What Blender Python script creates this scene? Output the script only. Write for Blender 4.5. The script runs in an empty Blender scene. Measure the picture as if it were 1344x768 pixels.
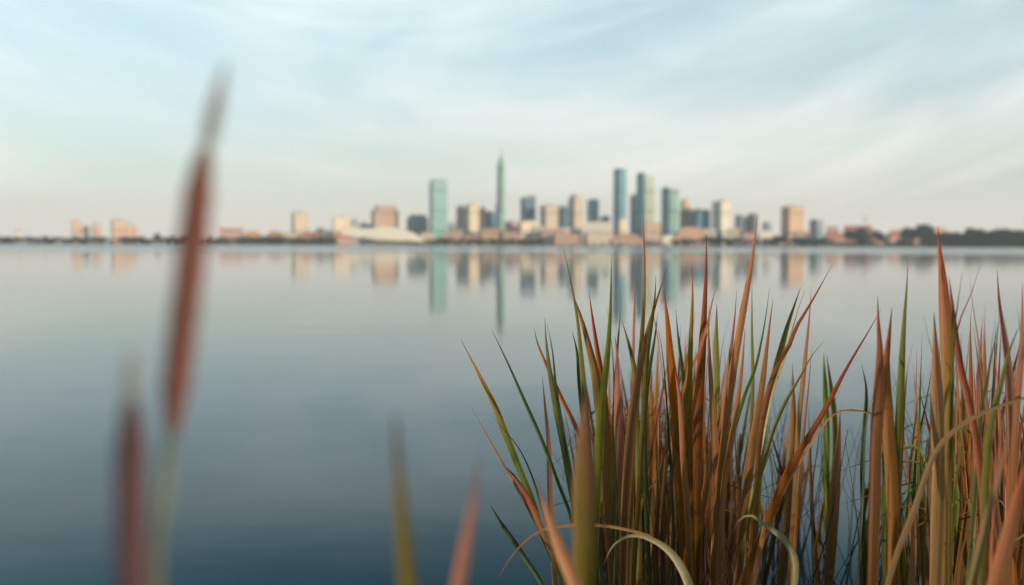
import bpy, math, random
from mathutils import Vector, Matrix, noise as mnoise
random.seed(7)
SC = bpy.context.scene
C = SC.collection
R = math.radians
PI = math.pi

# ------------------------------------------------------------------ camera
F = 1307.0                                    # focal length in photo pixels (35 mm on a 36 mm sensor, 1344 px)
CAM_H = 1.0
PITCH = math.atan(62 / F)
ROLL = R(0.17)
CAM_ROT = Matrix.Rotation(PI / 2 - PITCH, 3, 'X') @ Matrix.Rotation(ROLL, 3, 'Z')
cam_d = bpy.data.cameras.new('camera')
cam = bpy.data.objects.new('camera', cam_d)
C.objects.link(cam)
cam.matrix_world = Matrix.Translation((0, 0, CAM_H)) @ CAM_ROT.to_4x4()
cam_d.lens = 35.0
cam_d.sensor_width = 36.0
cam_d.clip_start = 0.02
cam_d.clip_end = 20000
FOCUS = 2.0
cam_d.dof.use_dof = True
cam_d.dof.focus_distance = FOCUS
cam_d.dof.aperture_fstop = 2.6
SC.camera = cam

def at(px, py, Y):
    """world point seen at photo pixel (px, py) at distance Y ahead"""
    d = CAM_ROT @ Vector(((px - 672) / F, (384 - py) / F, -1.0))
    return Vector((0, 0, CAM_H)) + d * (Y / d.y)

# ------------------------------------------------------------------ materials
def new_mat(name):
    m = bpy.data.materials.new(name)
    m.use_nodes = True
    nt = m.node_tree
    nt.nodes.clear()
    return m, nt

class NB:
    """small node helper"""
    def __init__(s, nt): s.nt = nt
    def n(s, t, **kw):
        x = s.nt.nodes.new(t)
        for k, v in kw.items():
            if k.startswith('_'):
                setattr(x, k[1:], v)
        return x
    def link(s, a, b): s.nt.links.new(a, b)
    def val(s, sock, v):
        if hasattr(v, 'is_linked') or isinstance(v, bpy.types.NodeSocket): s.link(v, sock)
        else: sock.default_value = v
    def math(s, op, a, b=0.0, c=0.0, clamp=False):
        x = s.nt.nodes.new('ShaderNodeMath'); x.operation = op; x.use_clamp = clamp
        s.val(x.inputs[0], a); s.val(x.inputs[1], b); s.val(x.inputs[2], c)
        return x.outputs[0]
    def mix(s, f, a, b, mode='MIX'):
        x = s.nt.nodes.new('ShaderNodeMix'); x.data_type = 'RGBA'; x.blend_type = mode
        s.val(x.inputs[0], f)
        for i, v in ((6, a), (7, b)):
            if isinstance(v, tuple): v = (*v[:3], 1)
            s.val(x.inputs[i], v)
        return x.outputs[2]
    def mapr(s, v, a, b, c=0.0, d=1.0, smooth=False):
        x = s.nt.nodes.new('ShaderNodeMapRange')
        if smooth: x.interpolation_type = 'SMOOTHSTEP'
        s.val(x.inputs[0], v)
        for i, q in enumerate((a, b, c, d)): s.val(x.inputs[i + 1], q)
        return x.outputs[0]
    def noise(s, vec, scale, detail=2.0, rough=0.5, dist=0.0):
        x = s.nt.nodes.new('ShaderNodeTexNoise')
        if vec is not None: s.link(vec, x.inputs['Vector'])
        x.inputs['Scale'].default_value = scale; x.inputs['Detail'].default_value = detail
        x.inputs['Roughness'].default_value = rough; x.inputs['Distortion'].default_value = dist
        return x.outputs['Fac']
    def comb(s, x, y, z):
        q = s.nt.nodes.new('ShaderNodeCombineXYZ')
        for i, v in enumerate((x, y, z)): s.val(q.inputs[i], v)
        return q.outputs[0]
    def sep(s, v):
        q = s.nt.nodes.new('ShaderNodeSeparateXYZ'); s.link(v, q.inputs[0]); return q.outputs
    def ramp(s, f, stops):
        x = s.nt.nodes.new('ShaderNodeValToRGB'); s.link(f, x.inputs[0])
        e = x.color_ramp.elements
        while len(e) < len(stops): e.new(0.5)
        for el, (p, c) in zip(e, stops): el.position = p; el.color = (*c, 1)
        return x.outputs[0]

def leaf_material(name, tip, mid, base, edge, rough=0.5, trans=0.42, t1=0.28, t2=0.62, olive=0.0):
    """a long blade: UV.x across 0..1, UV.y = metres from the tip"""
    m, nt = new_mat(name); b = NB(nt)
    uv = b.n('ShaderNodeTexCoord').outputs['UV']
    sx = b.sep(uv); u, s = sx[0], sx[1]
    oi = b.n('ShaderNodeObjectInfo').outputs['Random']
    off = b.math('MULTIPLY', oi, 37.0)
    v1 = b.comb(b.math('ADD', b.math('MULTIPLY', u, 9.0), off), b.math('MULTIPLY', s, 1.6), off)
    v2 = b.comb(b.math('ADD', b.math('MULTIPLY', u, 34.0), off), b.math('MULTIPLY', s, 2.5), off)
    v3 = b.comb(b.math('MULTIPLY', u, 3.0), b.math('MULTIPLY', s, 22.0), off)
    streak = b.noise(v1, 1.0, 3.0, 0.6)
    fibre = b.noise(v2, 1.0, 2.0, 0.6)
    blotch = b.noise(v3, 1.0, 4.0, 0.65)
    # position along the blade, shifted per streak and per blade
    sh = b.math('ADD', s, b.math('MULTIPLY', b.math('SUBTRACT', streak, 0.5), 0.5))
    sh = b.math('ADD', sh, b.math('MULTIPLY', b.math('SUBTRACT', oi, 0.5), 0.22))
    f = b.mapr(sh, 0.0, 0.9)
    col = b.ramp(f, [(0.0, tip), (t1, mid), (t2, base), (1.0, tuple(c * 0.75 for c in base))])
    # long olive stripes where the blade is still green inside
    gr = b.noise(b.comb(b.math('ADD', b.math('MULTIPLY', u, 4.5), b.math('MULTIPLY', off, 1.7)), b.math('MULTIPLY', s, 1.1), off), 1.0, 2.0, 0.5)
    col = b.mix(b.math('MULTIPLY', b.math('MULTIPLY', b.mapr(gr, 0.46, 0.58, 0, 1, True), b.mapr(s, 0.05, 0.2)), olive), col, (0.21, 0.19, 0.04))
    ed = b.math('ABSOLUTE', b.math('SUBTRACT', u, 0.5))
    ef = b.math('MULTIPLY', b.mapr(ed, 0.34, 0.5, 0, 1, True), 0.6)
    col = b.mix(ef, col, edge)
    fm = b.mapr(fibre, 0.3, 0.7, 0.5, 1.42)
    col = b.mix(1.0, col, b.comb(fm, fm, fm), 'MULTIPLY')
    sp = b.mapr(blotch, 0.57, 0.70, 0, 0.75, True)
    col = b.mix(sp, col, (0.09, 0.035, 0.02))
    dry = b.mapr(s, 0.004, 0.03, 0.75, 0.0)          # the withered last centimetre
    col = b.mix(dry, col, (0.05, 0.022, 0.014))
    hs = b.n('ShaderNodeHueSaturation')
    b.val(hs.inputs['Hue'], b.mapr(b.math('FRACT', b.math('MULTIPLY', oi, 7.3)), 0, 1, 0.488, 0.512))
    b.val(hs.inputs['Saturation'], b.mapr(b.math('FRACT', b.math('MULTIPLY', oi, 13.7)), 0, 1, 0.95, 1.2))
    b.val(hs.inputs['Value'], b.mapr(b.math('FRACT', b.math('MULTIPLY', oi, 5.1)), 0, 1, 0.7, 1.25))
    b.link(col, hs.inputs['Color']); col = hs.outputs[0]
    bump = b.n('ShaderNodeBump'); bump.inputs['Strength'].default_value = 0.7
    bump.inputs['Distance'].default_value = 0.0006
    b.link(fibre, bump.inputs['Height'])
    p = b.n('ShaderNodeBsdfPrincipled')
    b.link(col, p.inputs['Base Color']); p.inputs['Roughness'].default_value = rough
    p.inputs['Specular IOR Level'].default_value = 0.35
    b.link(bump.outputs[0], p.inputs['Normal'])
    t = b.n('ShaderNodeBsdfTranslucent'); b.link(col, t.inputs[0])
    mx = b.n('ShaderNodeMixShader'); mx.inputs[0].default_value = trans
    b.link(p.outputs[0], mx.inputs[1]); b.link(t.outputs[0], mx.inputs[2])
    o = b.n('ShaderNodeOutputMaterial'); b.link(mx.outputs[0], o.inputs[0])
    return m

LM = {
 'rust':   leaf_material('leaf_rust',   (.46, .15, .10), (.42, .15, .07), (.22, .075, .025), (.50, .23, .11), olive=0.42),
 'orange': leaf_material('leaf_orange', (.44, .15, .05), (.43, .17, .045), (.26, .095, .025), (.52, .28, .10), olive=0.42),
 'ro':     leaf_material('leaf_red_to_orange', (.38, .10, .06), (.40, .14, .05), (.30, .12, .03), (.46, .20, .09), olive=0.4, t1=0.3, t2=0.6),
 'oliver': leaf_material('leaf_olive_red_tip', (.42, .11, .05), (.29, .20, .035), (.23, .10, .025), (.42, .26, .08), olive=0.6, t1=0.22, t2=0.45),
 'op':     leaf_material('leaf_olive_pink_tip', (.42, .20, .13), (.24, .18, .05), (.19, .155, .03), (.30, .20, .08), t1=0.10, t2=0.3),
 'mustard':leaf_material('leaf_mustard', (.26, .16, .07), (.24, .18, .03), (.22, .17, .025), (.30, .19, .04), t1=0.08, t2=0.3),
 'olive':  leaf_material('leaf_olive',  (.22, .18, .045), (.20, .20, .035), (.20, .12, .025), (.38, .30, .09)),
 'green':  leaf_material('leaf_green',  (.09, .14, .035), (.11, .165, .03), (.18, .15, .028), (.27, .28, .07)),
 'dark':   leaf_material('leaf_dark_green', (.045, .06, .025), (.045, .09, .025), (.07, .10, .025), (.13, .17, .05)),
 'og':     leaf_material('leaf_orange_to_green', (.42, .15, .04), (.34, .16, .03), (.075, .11, .022), (.40, .20, .06), t1=0.22, t2=0.34),
 'pink':   leaf_material('leaf_pink',   (.48, .20, .12), (.46, .19, .10), (.38, .17, .07), (.56, .30, .18)),
 'tan':    leaf_material('leaf_tan',    (.36, .19, .08), (.40, .23, .10), (.33, .17, .07), (.5, .34, .18)),
 'straw':  leaf_material('leaf_straw',  (.42, .32, .18), (.52, .48, .26), (.42, .42, .17), (.55, .48, .28)),
 'brown':  leaf_material('leaf_brown',  (.22, .09, .035), (.19, .085, .028), (.13, .06, .022), (.28, .14, .06)),
}

def simple_mat(name, col, rough=0.8, var=0.25, scale=0.1, spec=0.3, bump=0.0, bdist=0.05):
    m, nt = new_mat(name); b = NB(nt)
    tc = b.n('ShaderNodeTexCoord').outputs['Object']
    nz = b.noise(tc, scale, 5.0, 0.6)
    lo = tuple(c * (1 - var) for c in col); hi = tuple(min(1, c * (1 + var)) for c in col)
    c = b.mix(b.mapr(nz, 0.3, 0.7), lo, hi)
    p = b.n('ShaderNodeBsdfPrincipled'); b.link(c, p.inputs['Base Color'])
    p.inputs['Roughness'].default_value = rough; p.inputs['Specular IOR Level'].default_value = spec
    if bump:
        bp = b.n('ShaderNodeBump'); bp.inputs['Strength'].default_value = bump; bp.inputs['Distance'].default_value = bdist
        b.link(nz, bp.inputs['Height']); b.link(bp.outputs[0], p.inputs['Normal'])
    o = b.n('ShaderNodeOutputMaterial'); b.link(p.outputs[0], o.inputs[0])
    return m

def facade(name, wall, glass, storey=3.6, bay=4.0, wz=0.5, wx=0.6, grough=0.15, wrough=0.7):
    """windows set in a grid over the walls: storeys high, bays along the wall"""
    m, nt = new_mat(name); b = NB(nt)
    tc = b.n('ShaderNodeTexCoord').outputs['Object']
    x, y, z = b.sep(tc)
    h = b.math('ADD', x, y)
    fz = b.math('FRACT', b.math('DIVIDE', z, storey))
    fx = b.math('FRACT', b.math('DIVIDE', h, bay))
    wn = b.math('MULTIPLY', b.math('LESS_THAN', b.math('ABSOLUTE', b.math('SUBTRACT', fz, 0.5)), wz / 2),
                b.math('LESS_THAN', b.math('ABSOLUTE', b.math('SUBTRACT', fx, 0.5)), wx / 2))
    cell = b.comb(b.math('FLOOR', b.math('DIVIDE', h, bay)), b.math('FLOOR', b.math('DIVIDE', z, storey)), 0.0)
    wnz = b.n('ShaderNodeTexWhiteNoise'); b.link(cell, wnz.inputs[0])
    gv = b.mapr(wnz.outputs[0], 0, 1, 0.75, 1.25)
    gc = b.mix(1.0, glass, b.comb(gv, gv, gv), 'MULTIPLY')
    nz = b.noise(tc, 0.06, 5.0, 0.6)
    wv = b.mapr(nz, 0.3, 0.7, 0.88, 1.1)
    wc = b.mix(1.0, wall, b.comb(wv, wv, wv), 'MULTIPLY')
    col = b.mix(wn, wc, gc)
    pier = b.math('LESS_THAN', b.math('FRACT', b.math('ADD', b.math('DIVIDE', h, bay * 3.0 if bay > 3 else bay * 6.0), 0.1)), 0.24)
    mech = b.math('LESS_THAN', b.math('FRACT', b.math('ADD', b.math('DIVIDE', z, storey * 11), 0.35)), 0.10)
    dk = b.math('MULTIPLY', b.math('SUBTRACT', 1.0, b.math('MULTIPLY', pier, 0.34)), b.math('SUBTRACT', 1.0, b.math('MULTIPLY', mech, 0.38)))
    col = b.mix(1.0, col, b.comb(dk, dk, dk), 'MULTIPLY')
    p = b.n('ShaderNodeBsdfPrincipled'); b.link(col, p.inputs['Base Color'])
    b.link(b.mapr(wn, 0, 1, wrough, grough), p.inputs['Roughness'])
    p.inputs['Specular IOR Level'].default_value = 0.5
    o = b.n('ShaderNodeOutputMaterial'); b.link(p.outputs[0], o.inputs[0])
    return m

GL = dict(wz=0.86, wx=0.9, bay=1.8, storey=3.8, grough=0.12, wrough=0.4)
FM = {
 'peach':  facade('facade_peach', (.74, .48, .34), (.42, .31, .25)),
 'cream':  facade('facade_cream', (.80, .64, .46), (.50, .42, .33), wz=.42, wx=.5),
 'beige':  facade('facade_beige', (.68, .54, .41), (.38, .33, .28)),
 'brown':  facade('facade_brown', (.60, .36, .25), (.32, .21, .17)),
 'orange': facade('facade_orange', (.72, .44, .28), (.44, .28, .2), wz=.4, wx=.5),
 'pink':   facade('facade_pink', (.70, .42, .34), (.42, .28, .26)),
 'grey':   facade('facade_grey', (.36, .34, .31), (.14, .17, .19)),
 'greyd':  facade('facade_dark_grey', (.22, .24, .25), (.08, .12, .15)),
 'white':  facade('facade_white', (.80, .72, .60), (.5, .47, .42), wz=.35, wx=.4),
 'teal':   facade('glass_teal', (.24, .42, .40), (.17, .38, .37), **GL),
 'green':  facade('glass_pale_green', (.32, .46, .38), (.24, .40, .33), **GL),
 'blue':   facade('glass_blue', (.14, .28, .36), (.07, .21, .30), **GL),
 'dblue':  facade('glass_dark_blue', (.10, .17, .26), (.06, .12, .21), **GL),
 'tblue':  facade('glass_teal_blue', (.20, .38, .42), (.11, .31, .38), **GL),
 'tgrey':  facade('glass_grey_teal', (.34, .41, .42), (.22, .31, .34), **GL),
 'ltcream':facade('glass_pale_cream', (.62, .58, .40), (.42, .46, .36), **GL),
}
M_ROOF = simple_mat('roof_grey', (.34, .32, .29), var=.2, scale=.2)
M_TILE = simple_mat('roof_tile_red', (.46, .17, .10), var=.25, scale=.5)
M_TILE2 = simple_mat('roof_tile_orange', (.58, .30, .19), var=.2, scale=.5)
M_WHITE = simple_mat('arena_white', (.82, .73, .60), rough=.5, var=.06, scale=.05)
M_DARK = simple_mat('dark_opening', (.05, .055, .06), var=.3, scale=.3)
M_STEEL = simple_mat('mast_steel', (.30, .30, .30), rough=.45, var=.15, scale=.5)
M_BARK = simple_mat('bark', (.10, .07, .05), var=.3, scale=2)

def foliage_mat(name, a, bcol):
    m, nt = new_mat(name); b = NB(nt)
    g = b.n('ShaderNodeNewGeometry')
    tc = b.n('ShaderNodeTexCoord').outputs['Object']
    oi = b.n('ShaderNodeObjectInfo').outputs['Random']
    nz = b.noise(tc, 0.35, 3.0, 0.6)
    rnd = b.math('MULTIPLY', b.math('ADD', g.outputs['Random Per Island'], nz), 0.5)
    c = b.mix(b.mapr(rnd, 0.25, 0.75), a, bcol)
    v = b.mapr(oi, 0, 1, 0.75, 1.3)
    c = b.mix(1.0, c, b.comb(v, v, b.math('MULTIPLY', v, 0.95)), 'MULTIPLY')
    p = b.n('ShaderNodeBsdfPrincipled'); b.link(c, p.inputs['Base Color']); p.inputs['Roughness'].default_value = 0.7
    p.inputs['Specular IOR Level'].default_value = 0.2
    o = b.n('ShaderNodeOutputMaterial'); b.link(p.outputs[0], o.inputs[0])
    return m
M_FOL = foliage_mat('foliage_green', (.035, .055, .025), (.075, .095, .04))
M_FOLD = foliage_mat('foliage_dark', (.010, .022, .020), (.024, .040, .030))

# ------------------------------------------------------------------ mesh helpers
class MB:
    def __init__(s): s.v = []; s.f = []; s.uv = {}
    def add(s, vs, fs):
        k = len(s.v); s.v += [tuple(p) for p in vs]; s.f += [tuple(i + k for i in f) for f in fs]
    def box(s, x0, x1, y0, y1, z0, z1):
        s.add([(x0, y0, z0), (x1, y0, z0), (x1, y1, z0), (x0, y1, z0), (x0, y0, z1), (x1, y0, z1), (x1, y1, z1), (x0, y1, z1)],
              [(0, 3, 2, 1), (4, 5, 6, 7), (0, 1, 5, 4), (1, 2, 6, 5), (2, 3, 7, 6), (3, 0, 4, 7)])
    def prism(s, poly, z0, z1, top=None):
        """poly: ccw xy list; top: optional per-vertex top heights or (scale) list of points"""
        n = len(poly)
        tp = top if top else [(x, y, z1) for x, y in poly]
        vs = [(x, y, z0) for x, y in poly] + list(tp)
        fs = [tuple(reversed(range(n))), tuple(range(n, 2 * n))]
        fs += [(i, (i + 1) % n, n + (i + 1) % n, n + i) for i in range(n)]
        s.add(vs, fs)
    def tube(s, pts, rads, seg=10, caps=True):
        k = len(s.v); n = len(pts)
        for i, p in enumerate(pts):
            t = (pts[min(i + 1, n - 1)] - pts[max(i - 1, 0)]).normalized()
            a = t.cross(Vector((0, 1, 0.01))).normalized(); c = t.cross(a).normalized()
            for j in range(seg):
                an = 2 * PI * j / seg
                s.v.append(tuple(p + (a * math.cos(an) + c * math.sin(an)) * rads[i]))
        for i in range(n - 1):
            for j in range(seg):
                j2 = (j + 1) % seg
                s.f.append((k + i * seg + j, k + i * seg + j2, k + (i + 1) * seg + j2, k + (i + 1) * seg + j))
        if caps:
            s.f.append(tuple(k + j for j in reversed(range(seg))))
            s.f.append(tuple(k + (n - 1) * seg + j for j in range(seg)))
    def build(s, name, mat, parent=None, smooth=False):
        me = bpy.data.meshes.new(name)
        me.from_pydata(s.v, [], s.f); me.update()
        if s.uv:
            l = me.uv_layers.new(name='UVMap')
            for lp in me.loops: l.data[lp.index].uv = s.uv.get(lp.vertex_index, (0, 0))
        if smooth:
            me.polygons.foreach_set('use_smooth', [True] * len(me.polygons))
        me.materials.append(mat)
        o = bpy.data.objects.new(name, me); C.objects.link(o)
        if parent: o.parent = parent
        return o

def tag(o, label=None, cat=None, group=None, kind=None):
    if label: o['label'] = label
    if cat: o['category'] = cat
    if group: o['group'] = group
    if kind: o['kind'] = kind
    return o
def empty(name, loc, rz=0.0):
    o = bpy.data.objects.new(name, None); C.objects.link(o)
    o.location = loc; o.rotation_euler = (0, 0, rz); o.empty_display_size = 0.2
    return o

# ------------------------------------------------------------------ world, sun
SUN_EL, SUN_AZ = R(11), R(128)      # azimuth clockwise from +Y: behind the camera, to the right
sun_dir = Vector((math.sin(SUN_AZ) * math.cos(SUN_EL), math.cos(SUN_AZ) * math.cos(SUN_EL), math.sin(SUN_EL)))
sd = bpy.data.lights.new('sun', 'SUN'); sd.energy = 3.0; sd.angle = R(1.5); sd.color = (1.0, 0.83, 0.63)
so = bpy.data.objects.new('sun', sd); C.objects.link(so)
so.rotation_euler = (-sun_dir).to_track_quat('-Z', 'Y').to_euler()
so.location = (20, -20, 30)

W = bpy.data.worlds.new('World'); SC.world = W; W.use_nodes = True
nt = W.node_tree; nt.nodes.clear(); b = NB(nt)
sky = b.n('ShaderNodeTexSky'); sky.sky_type = 'NISHITA'; sky.sun_disc = False
sky.sun_elevation = SUN_EL; sky.sun_rotation = SUN_AZ
sky.air_density = 1.0; sky.dust_density = 1.2; sky.ozone_density = 2.0
d = b.n('ShaderNodeTexCoord').outputs['Generated']
dx, dy, dz = b.sep(d)
# thin high cirrus: streaks fanning up to either side, over a broken veil
v = b.math('SUBTRACT', dz, b.math('ADD', b.math('MULTIPLY', b.math('MULTIPLY', dx, dx), 0.42), b.math('MULTIPLY', dx, 0.07)))
c1 = b.noise(b.comb(b.math('MULTIPLY', dx, 3.2), b.math('MULTIPLY', dy, 3.2), b.math('MULTIPLY', v, 26.0)), 1.0, 6.0, 0.55, 0.8)
c2 = b.noise(b.comb(b.math('ADD', b.math('MULTIPLY', dx, 2.4), 0.9), b.math('MULTIPLY', dy, 2.4), b.math('MULTIPLY', v, 7.0)), 1.0, 4.0, 0.5, 0.5)
wisps = b.mapr(c1, 0.42, 0.74, 0, 1, True)
veil = b.mapr(c2, 0.34, 0.62, 0.0, 1, True)
cf = b.math('ADD', b.math('MULTIPLY', wisps, 0.16), b.math('MULTIPLY', veil, 0.28))
cf = b.math('ADD', cf, 0.40, clamp=True)
cf = b.math('MULTIPLY', cf, b.mapr(dz, 0.21, 0.36, 1.0, 0.04, True))
low = b.mapr(dz, 0.0, 0.14, 0.80, 0.0, True)               # the haze bank near the horizon
cf2 = b.math('MAXIMUM', cf, low)
cloud_col = b.mix(b.mapr(dz, 0.0, 0.2), (6.7, 5.9, 5.35), (6.1, 6.75, 6.7))
skc = b.mix(1.0, sky.outputs[0], b.mix(b.mapr(dz, 0.05, 0.35, 0, 1, True), (0.92, 1.02, 1.0), (0.62, 1.06, 0.97)), 'MULTIPLY')
colr = b.mix(cf2, skc, cloud_col)
bg = b.n('ShaderNodeBackground'); b.link(colr, bg.inputs[0]); bg.inputs[1].default_value = 0.12
wo = b.n('ShaderNodeOutputWorld'); b.link(bg.outputs[0], wo.inputs[0])

# ------------------------------------------------------------------ water
m_water, nt = new_mat('lake_water'); b = NB(nt)
geo = b.n('ShaderNodeNewGeometry').outputs['Position']
gx, gy, gz = b.sep(geo)
rip1 = b.noise(b.comb(b.math('MULTIPLY', gx, 0.5), gy, 0.0), 1.1, 3.0, 0.5)
rip2 = b.noise(b.comb(b.math('MULTIPLY', gx, 0.25), gy, 4.0), 0.10, 2.0, 0.5)
edge_n = b.noise(b.comb(b.math('MULTIPLY', gx, 0.004), b.math('MULTIPLY', gy, 0.004), 1.0), 1.0, 3.0, 0.6)
band = b.mapr(b.math('ADD', gy, b.math('MULTIPLY', b.math('SUBTRACT', edge_n, 0.5), 40.0)), 105.0, 165.0, 0, 1, True)
bp1 = b.n('ShaderNodeBump'); bp1.inputs['Distance'].default_value = 0.006; bp1.inputs['Strength'].default_value = 0.5
b.link(rip1, bp1.inputs['Height'])
bp2 = b.n('ShaderNodeBump'); bp2.inputs['Distance'].default_value = 0.02; bp2.inputs['Strength'].default_value = 0.5
b.link(rip2, bp2.inputs['Height']); b.link(bp1.outputs[0], bp2.inputs['Normal'])
p = b.n('ShaderNodeBsdfPrincipled')
p.inputs['Base Color'].default_value = (.001, .040, .054, 1)
p.inputs['IOR'].default_value = 1.21
p.inputs['Specular Tint'].default_value = (.7, .96, 1, 1)
b.link(b.math('ADD', b.math('MULTIPLY', band, 0.115), 0.055), p.inputs['Roughness'])
b.link(bp2.outputs[0], p.inputs['Normal'])
o = b.n('ShaderNodeOutputMaterial'); b.link(p.outputs[0], o.inputs[0])
mb = MB(); mb.add([(-3900, -150, 0), (3900, -150, 0), (3900, 2600, 0), (-3900, 2600, 0)], [(0, 1, 2, 3)])
tag(mb.build('water', m_water), kind='structure')

# ------------------------------------------------------------------ far land
def shore_y(x):
    # the far bank: about 1.9 km ahead, a little nearer to the right
    t = max(0.0, min(1.0, (x - 150) / 650)); t = t * t * (3 - 2 * t)
    return 1900 - 420 * t + 14 * math.sin(x * 0.013) + 7 * math.sin(x * 0.041 + 1)
m_land = simple_mat('far_bank_grass', (.075, .075, .04), var=.35, scale=.02, rough=.9)
mb = MB(); cols = 161; rows = [(-12, -1.2), (0, 0.15), (10, 0.9), (40, 1.8), (160, 2.6), (3000, 6.0)]
for i in range(cols):
    x = -3900 + 7800 * i / (cols - 1)
    y0 = shore_y(x)
    for k, (dy_, z_) in enumerate(rows):
        y = y0 + dy_ if k < len(rows) - 1 else 4900
        mb.v.append((x, y, z_ + (0.3 * math.sin(x * .03 + k) if k in (2, 3) else 0)))
nr = len(rows)
for i in range(cols - 1):
    for k in range(nr - 1):
        a = i * nr + k
        mb.f.append((a, a + nr, a + nr + 1, a + 1))
tag(mb.build('ground', m_land, smooth=True), kind='structure')

# ------------------------------------------------------------------ haze
m_haze, nt = new_mat('haze_air'); b = NB(nt)
pv = b.n('ShaderNodeVolumePrincipled'); pv.inputs['Color'].default_value = (.93, .95, .96, 1)
pv.inputs['Density'].default_value = 0.00012; pv.inputs['Anisotropy'].default_value = 0.1
o = b.n('ShaderNodeOutputMaterial'); b.link(pv.outputs[0], o.inputs['Volume'])
mb = MB(); mb.box(-4000, 4000, -200, 5000, -2.5, 215)
tag(mb.build('haze', m_haze), kind='stuff')

# ------------------------------------------------------------------ city
def footprint(px0, px1, Y, split, theta):
    """box seen between two pixels: left face takes `split` of the width"""
    w = (px1 - px0) / F * Y
    a = w * (1 - split) / math.cos(theta); c = w * split / math.sin(theta)
    return w, a, c
def building(px0, px1, ytop, mat, label, Y=1990, split=.28, theta=R(32), top='flat', mat_low=None, ysplit=None, name='tower_block', cat='building', group=None):
    base = at((px0 + px1) / 2, 320, Y)
    H = at((px0 + px1) / 2, ytop, Y).z
    w, a, c = footprint(px0, px1, Y, split, theta)
    # left-bottom corner of the right (front) face sits at px0 + split
    xl = at(px0, 320, Y).x
    corner = Vector((xl + w * split, Y, 0))
    root = empty(name, corner, theta); z0 = 0.8
    tag(root, label, cat, group or 'buildings of the far skyline')
    mb = MB()
    if top == 'step':
        mb.box(0, a, 0, c, z0, H * .86); mb.build('wall', FM[mat], root)
        m2 = MB(); m2.box(a * .12, a * .9, c * .1, c * .9, H * .86, H - 2); m2.build('upper_storeys', FM[mat], root)
        r = MB(); r.box(-.5, a + .5, -.5, c + .5, H * .86, H * .86 + 1.1); r.build('roof', M_ROOF, root)
        r = MB(); r.box(a * .12 - .4, a * .9 + .4, c * .1 - .4, c * .9 + .4, H - 2, H - 1); r.build('roof', M_ROOF, root)
    elif top == 'slant':
        mb.add([(0, 0, z0), (a, 0, z0), (a, c, z0), (0, c, z0), (0, 0, H - 5), (a, 0, H + 1), (a, c, H + 1), (0, c, H - 5)],
               [(0, 3, 2, 1), (0, 1, 5, 4), (1, 2, 6, 5), (2, 3, 7, 6), (3, 0, 4, 7), (4, 5, 6, 7)])
        mb.build('wall', FM[mat], root)
        r = MB(); r.add([(-.4, -.4, H - 5), (a + .4, -.4, H + 1), (a + .4, c + .4, H + 1), (-.4, c + .4, H - 5), (-.4, -.4, H - 4), (a + .4, -.4, H + 2), (a + .4, c + .4, H + 2), (-.4, c + .4, H - 4)],
              [(0, 3, 2, 1), (0, 1, 5, 4), (1, 2, 6, 5), (2, 3, 7, 6), (3, 0, 4, 7), (4, 5, 6, 7)])
        r.build('roof', M_ROOF, root)
    elif top == 'dome':                     # curved roof
        n = 10; prof = [(0, z0), (a, z0)]
        for i in range(n + 1):
            an = PI * i / n
            prof.append((a / 2 + a / 2 * math.cos(an), H * .62 + H * .38 * math.sin(an) ** .7))
        vs = [(x, 0, z) for x, z in prof] + [(x, c, z) for x, z in prof]; k = len(prof)
        mb.add(vs, [tuple(range(k)), tuple(reversed(range(k, 2 * k)))] + [(i, k + i, k + (i + 1) % k, (i + 1) % k) for i in range(k)])
        mb.build('wall', FM[mat], root)
        r = MB(); r.box(a * .3, a * .7, c * .2, c * .8, H * .985, H + 2); r.build('plant_room', M_ROOF, root)
    elif top == 'round':                    # rounded plan
        poly = []; n = 20
        for i in range(n):
            an = 2 * PI * i / n; ca, sa = math.cos(an), math.sin(an)
            poly.append((a / 2 + a / 2 * math.copysign(abs(ca) ** .55, ca), c / 2 + c / 2 * math.copysign(abs(sa) ** .55, sa)))
        mb.prism(poly, z0, H - 3); mb.build('wall', FM[mat], root)
        r = MB(); r.prism([(a / 2 + (x - a / 2) * .94, c / 2 + (y - c / 2) * .94) for x, y in poly], H - 3, H); r.build('crown', FM[mat], root)
    elif top == 'frame':                    # open parapet frame
        mb.box(0, a, 0, c, z0, H - 6); mb.build('wall', FM[mat], root)
        r = MB(); t = 1.4
        r.box(0, a, 0, t, H - 2, H); r.box(0, a, c - t, c, H - 2, H); r.box(0, t, t, c - t, H - 2, H); r.box(a - t, a, t, c - t, H - 2, H)
        for x in (0, a - t):
            for y in (0, c - t): r.box(x, x + t, y, y + t, H - 6, H - 2)
        r.build('roof_frame', FM[mat], root)
        r = MB(); r.box(a * .25, a * .75, c * .25, c * .75, H - 6, H - 3); r.build('plant_room', M_ROOF, root)
    else:
        if mat_low:
            hs = at((px0 + px1) / 2, ysplit, Y).z
            mb.box(0, a, 0, c, z0, hs); mb.build('wall', FM[mat_low], root)
            m2 = MB(); m2.box(a * .1, a * .92, c * .1, c * .92, hs, H - 1); m2.build('upper_storeys', FM[mat], root)
            r = MB(); r.box(-.4, a + .4, -.4, c + .4, hs, hs + .9); r.build('roof', M_ROOF, root)
        else:
            mb.box(0, a, 0, c, z0, H - 1); mb.build('wall', FM[mat], root)
            r = MB(); r.box(-.5, a + .5, -.5, c + .5, H - 1, H); r.build('roof', M_ROOF, root)
        if a > 9:
            r = MB(); x = a * random.uniform(.2, .5); r.box(x, x + a * .3, c * .3, c * .7, H, H + 2.6); r.build('plant_room', M_ROOF, root)
    if top in ('flat', 'step') and random.random() < .35 and a > 12:
        r = MB(); x = a * random.uniform(.3, .7); r.tube([Vector((x, c * .5, H - 1)), Vector((x, c * .5, H + random.uniform(7, 12)))], [.7, .3], 6); r.build('antenna', M_STEEL, root)
    return root

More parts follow.
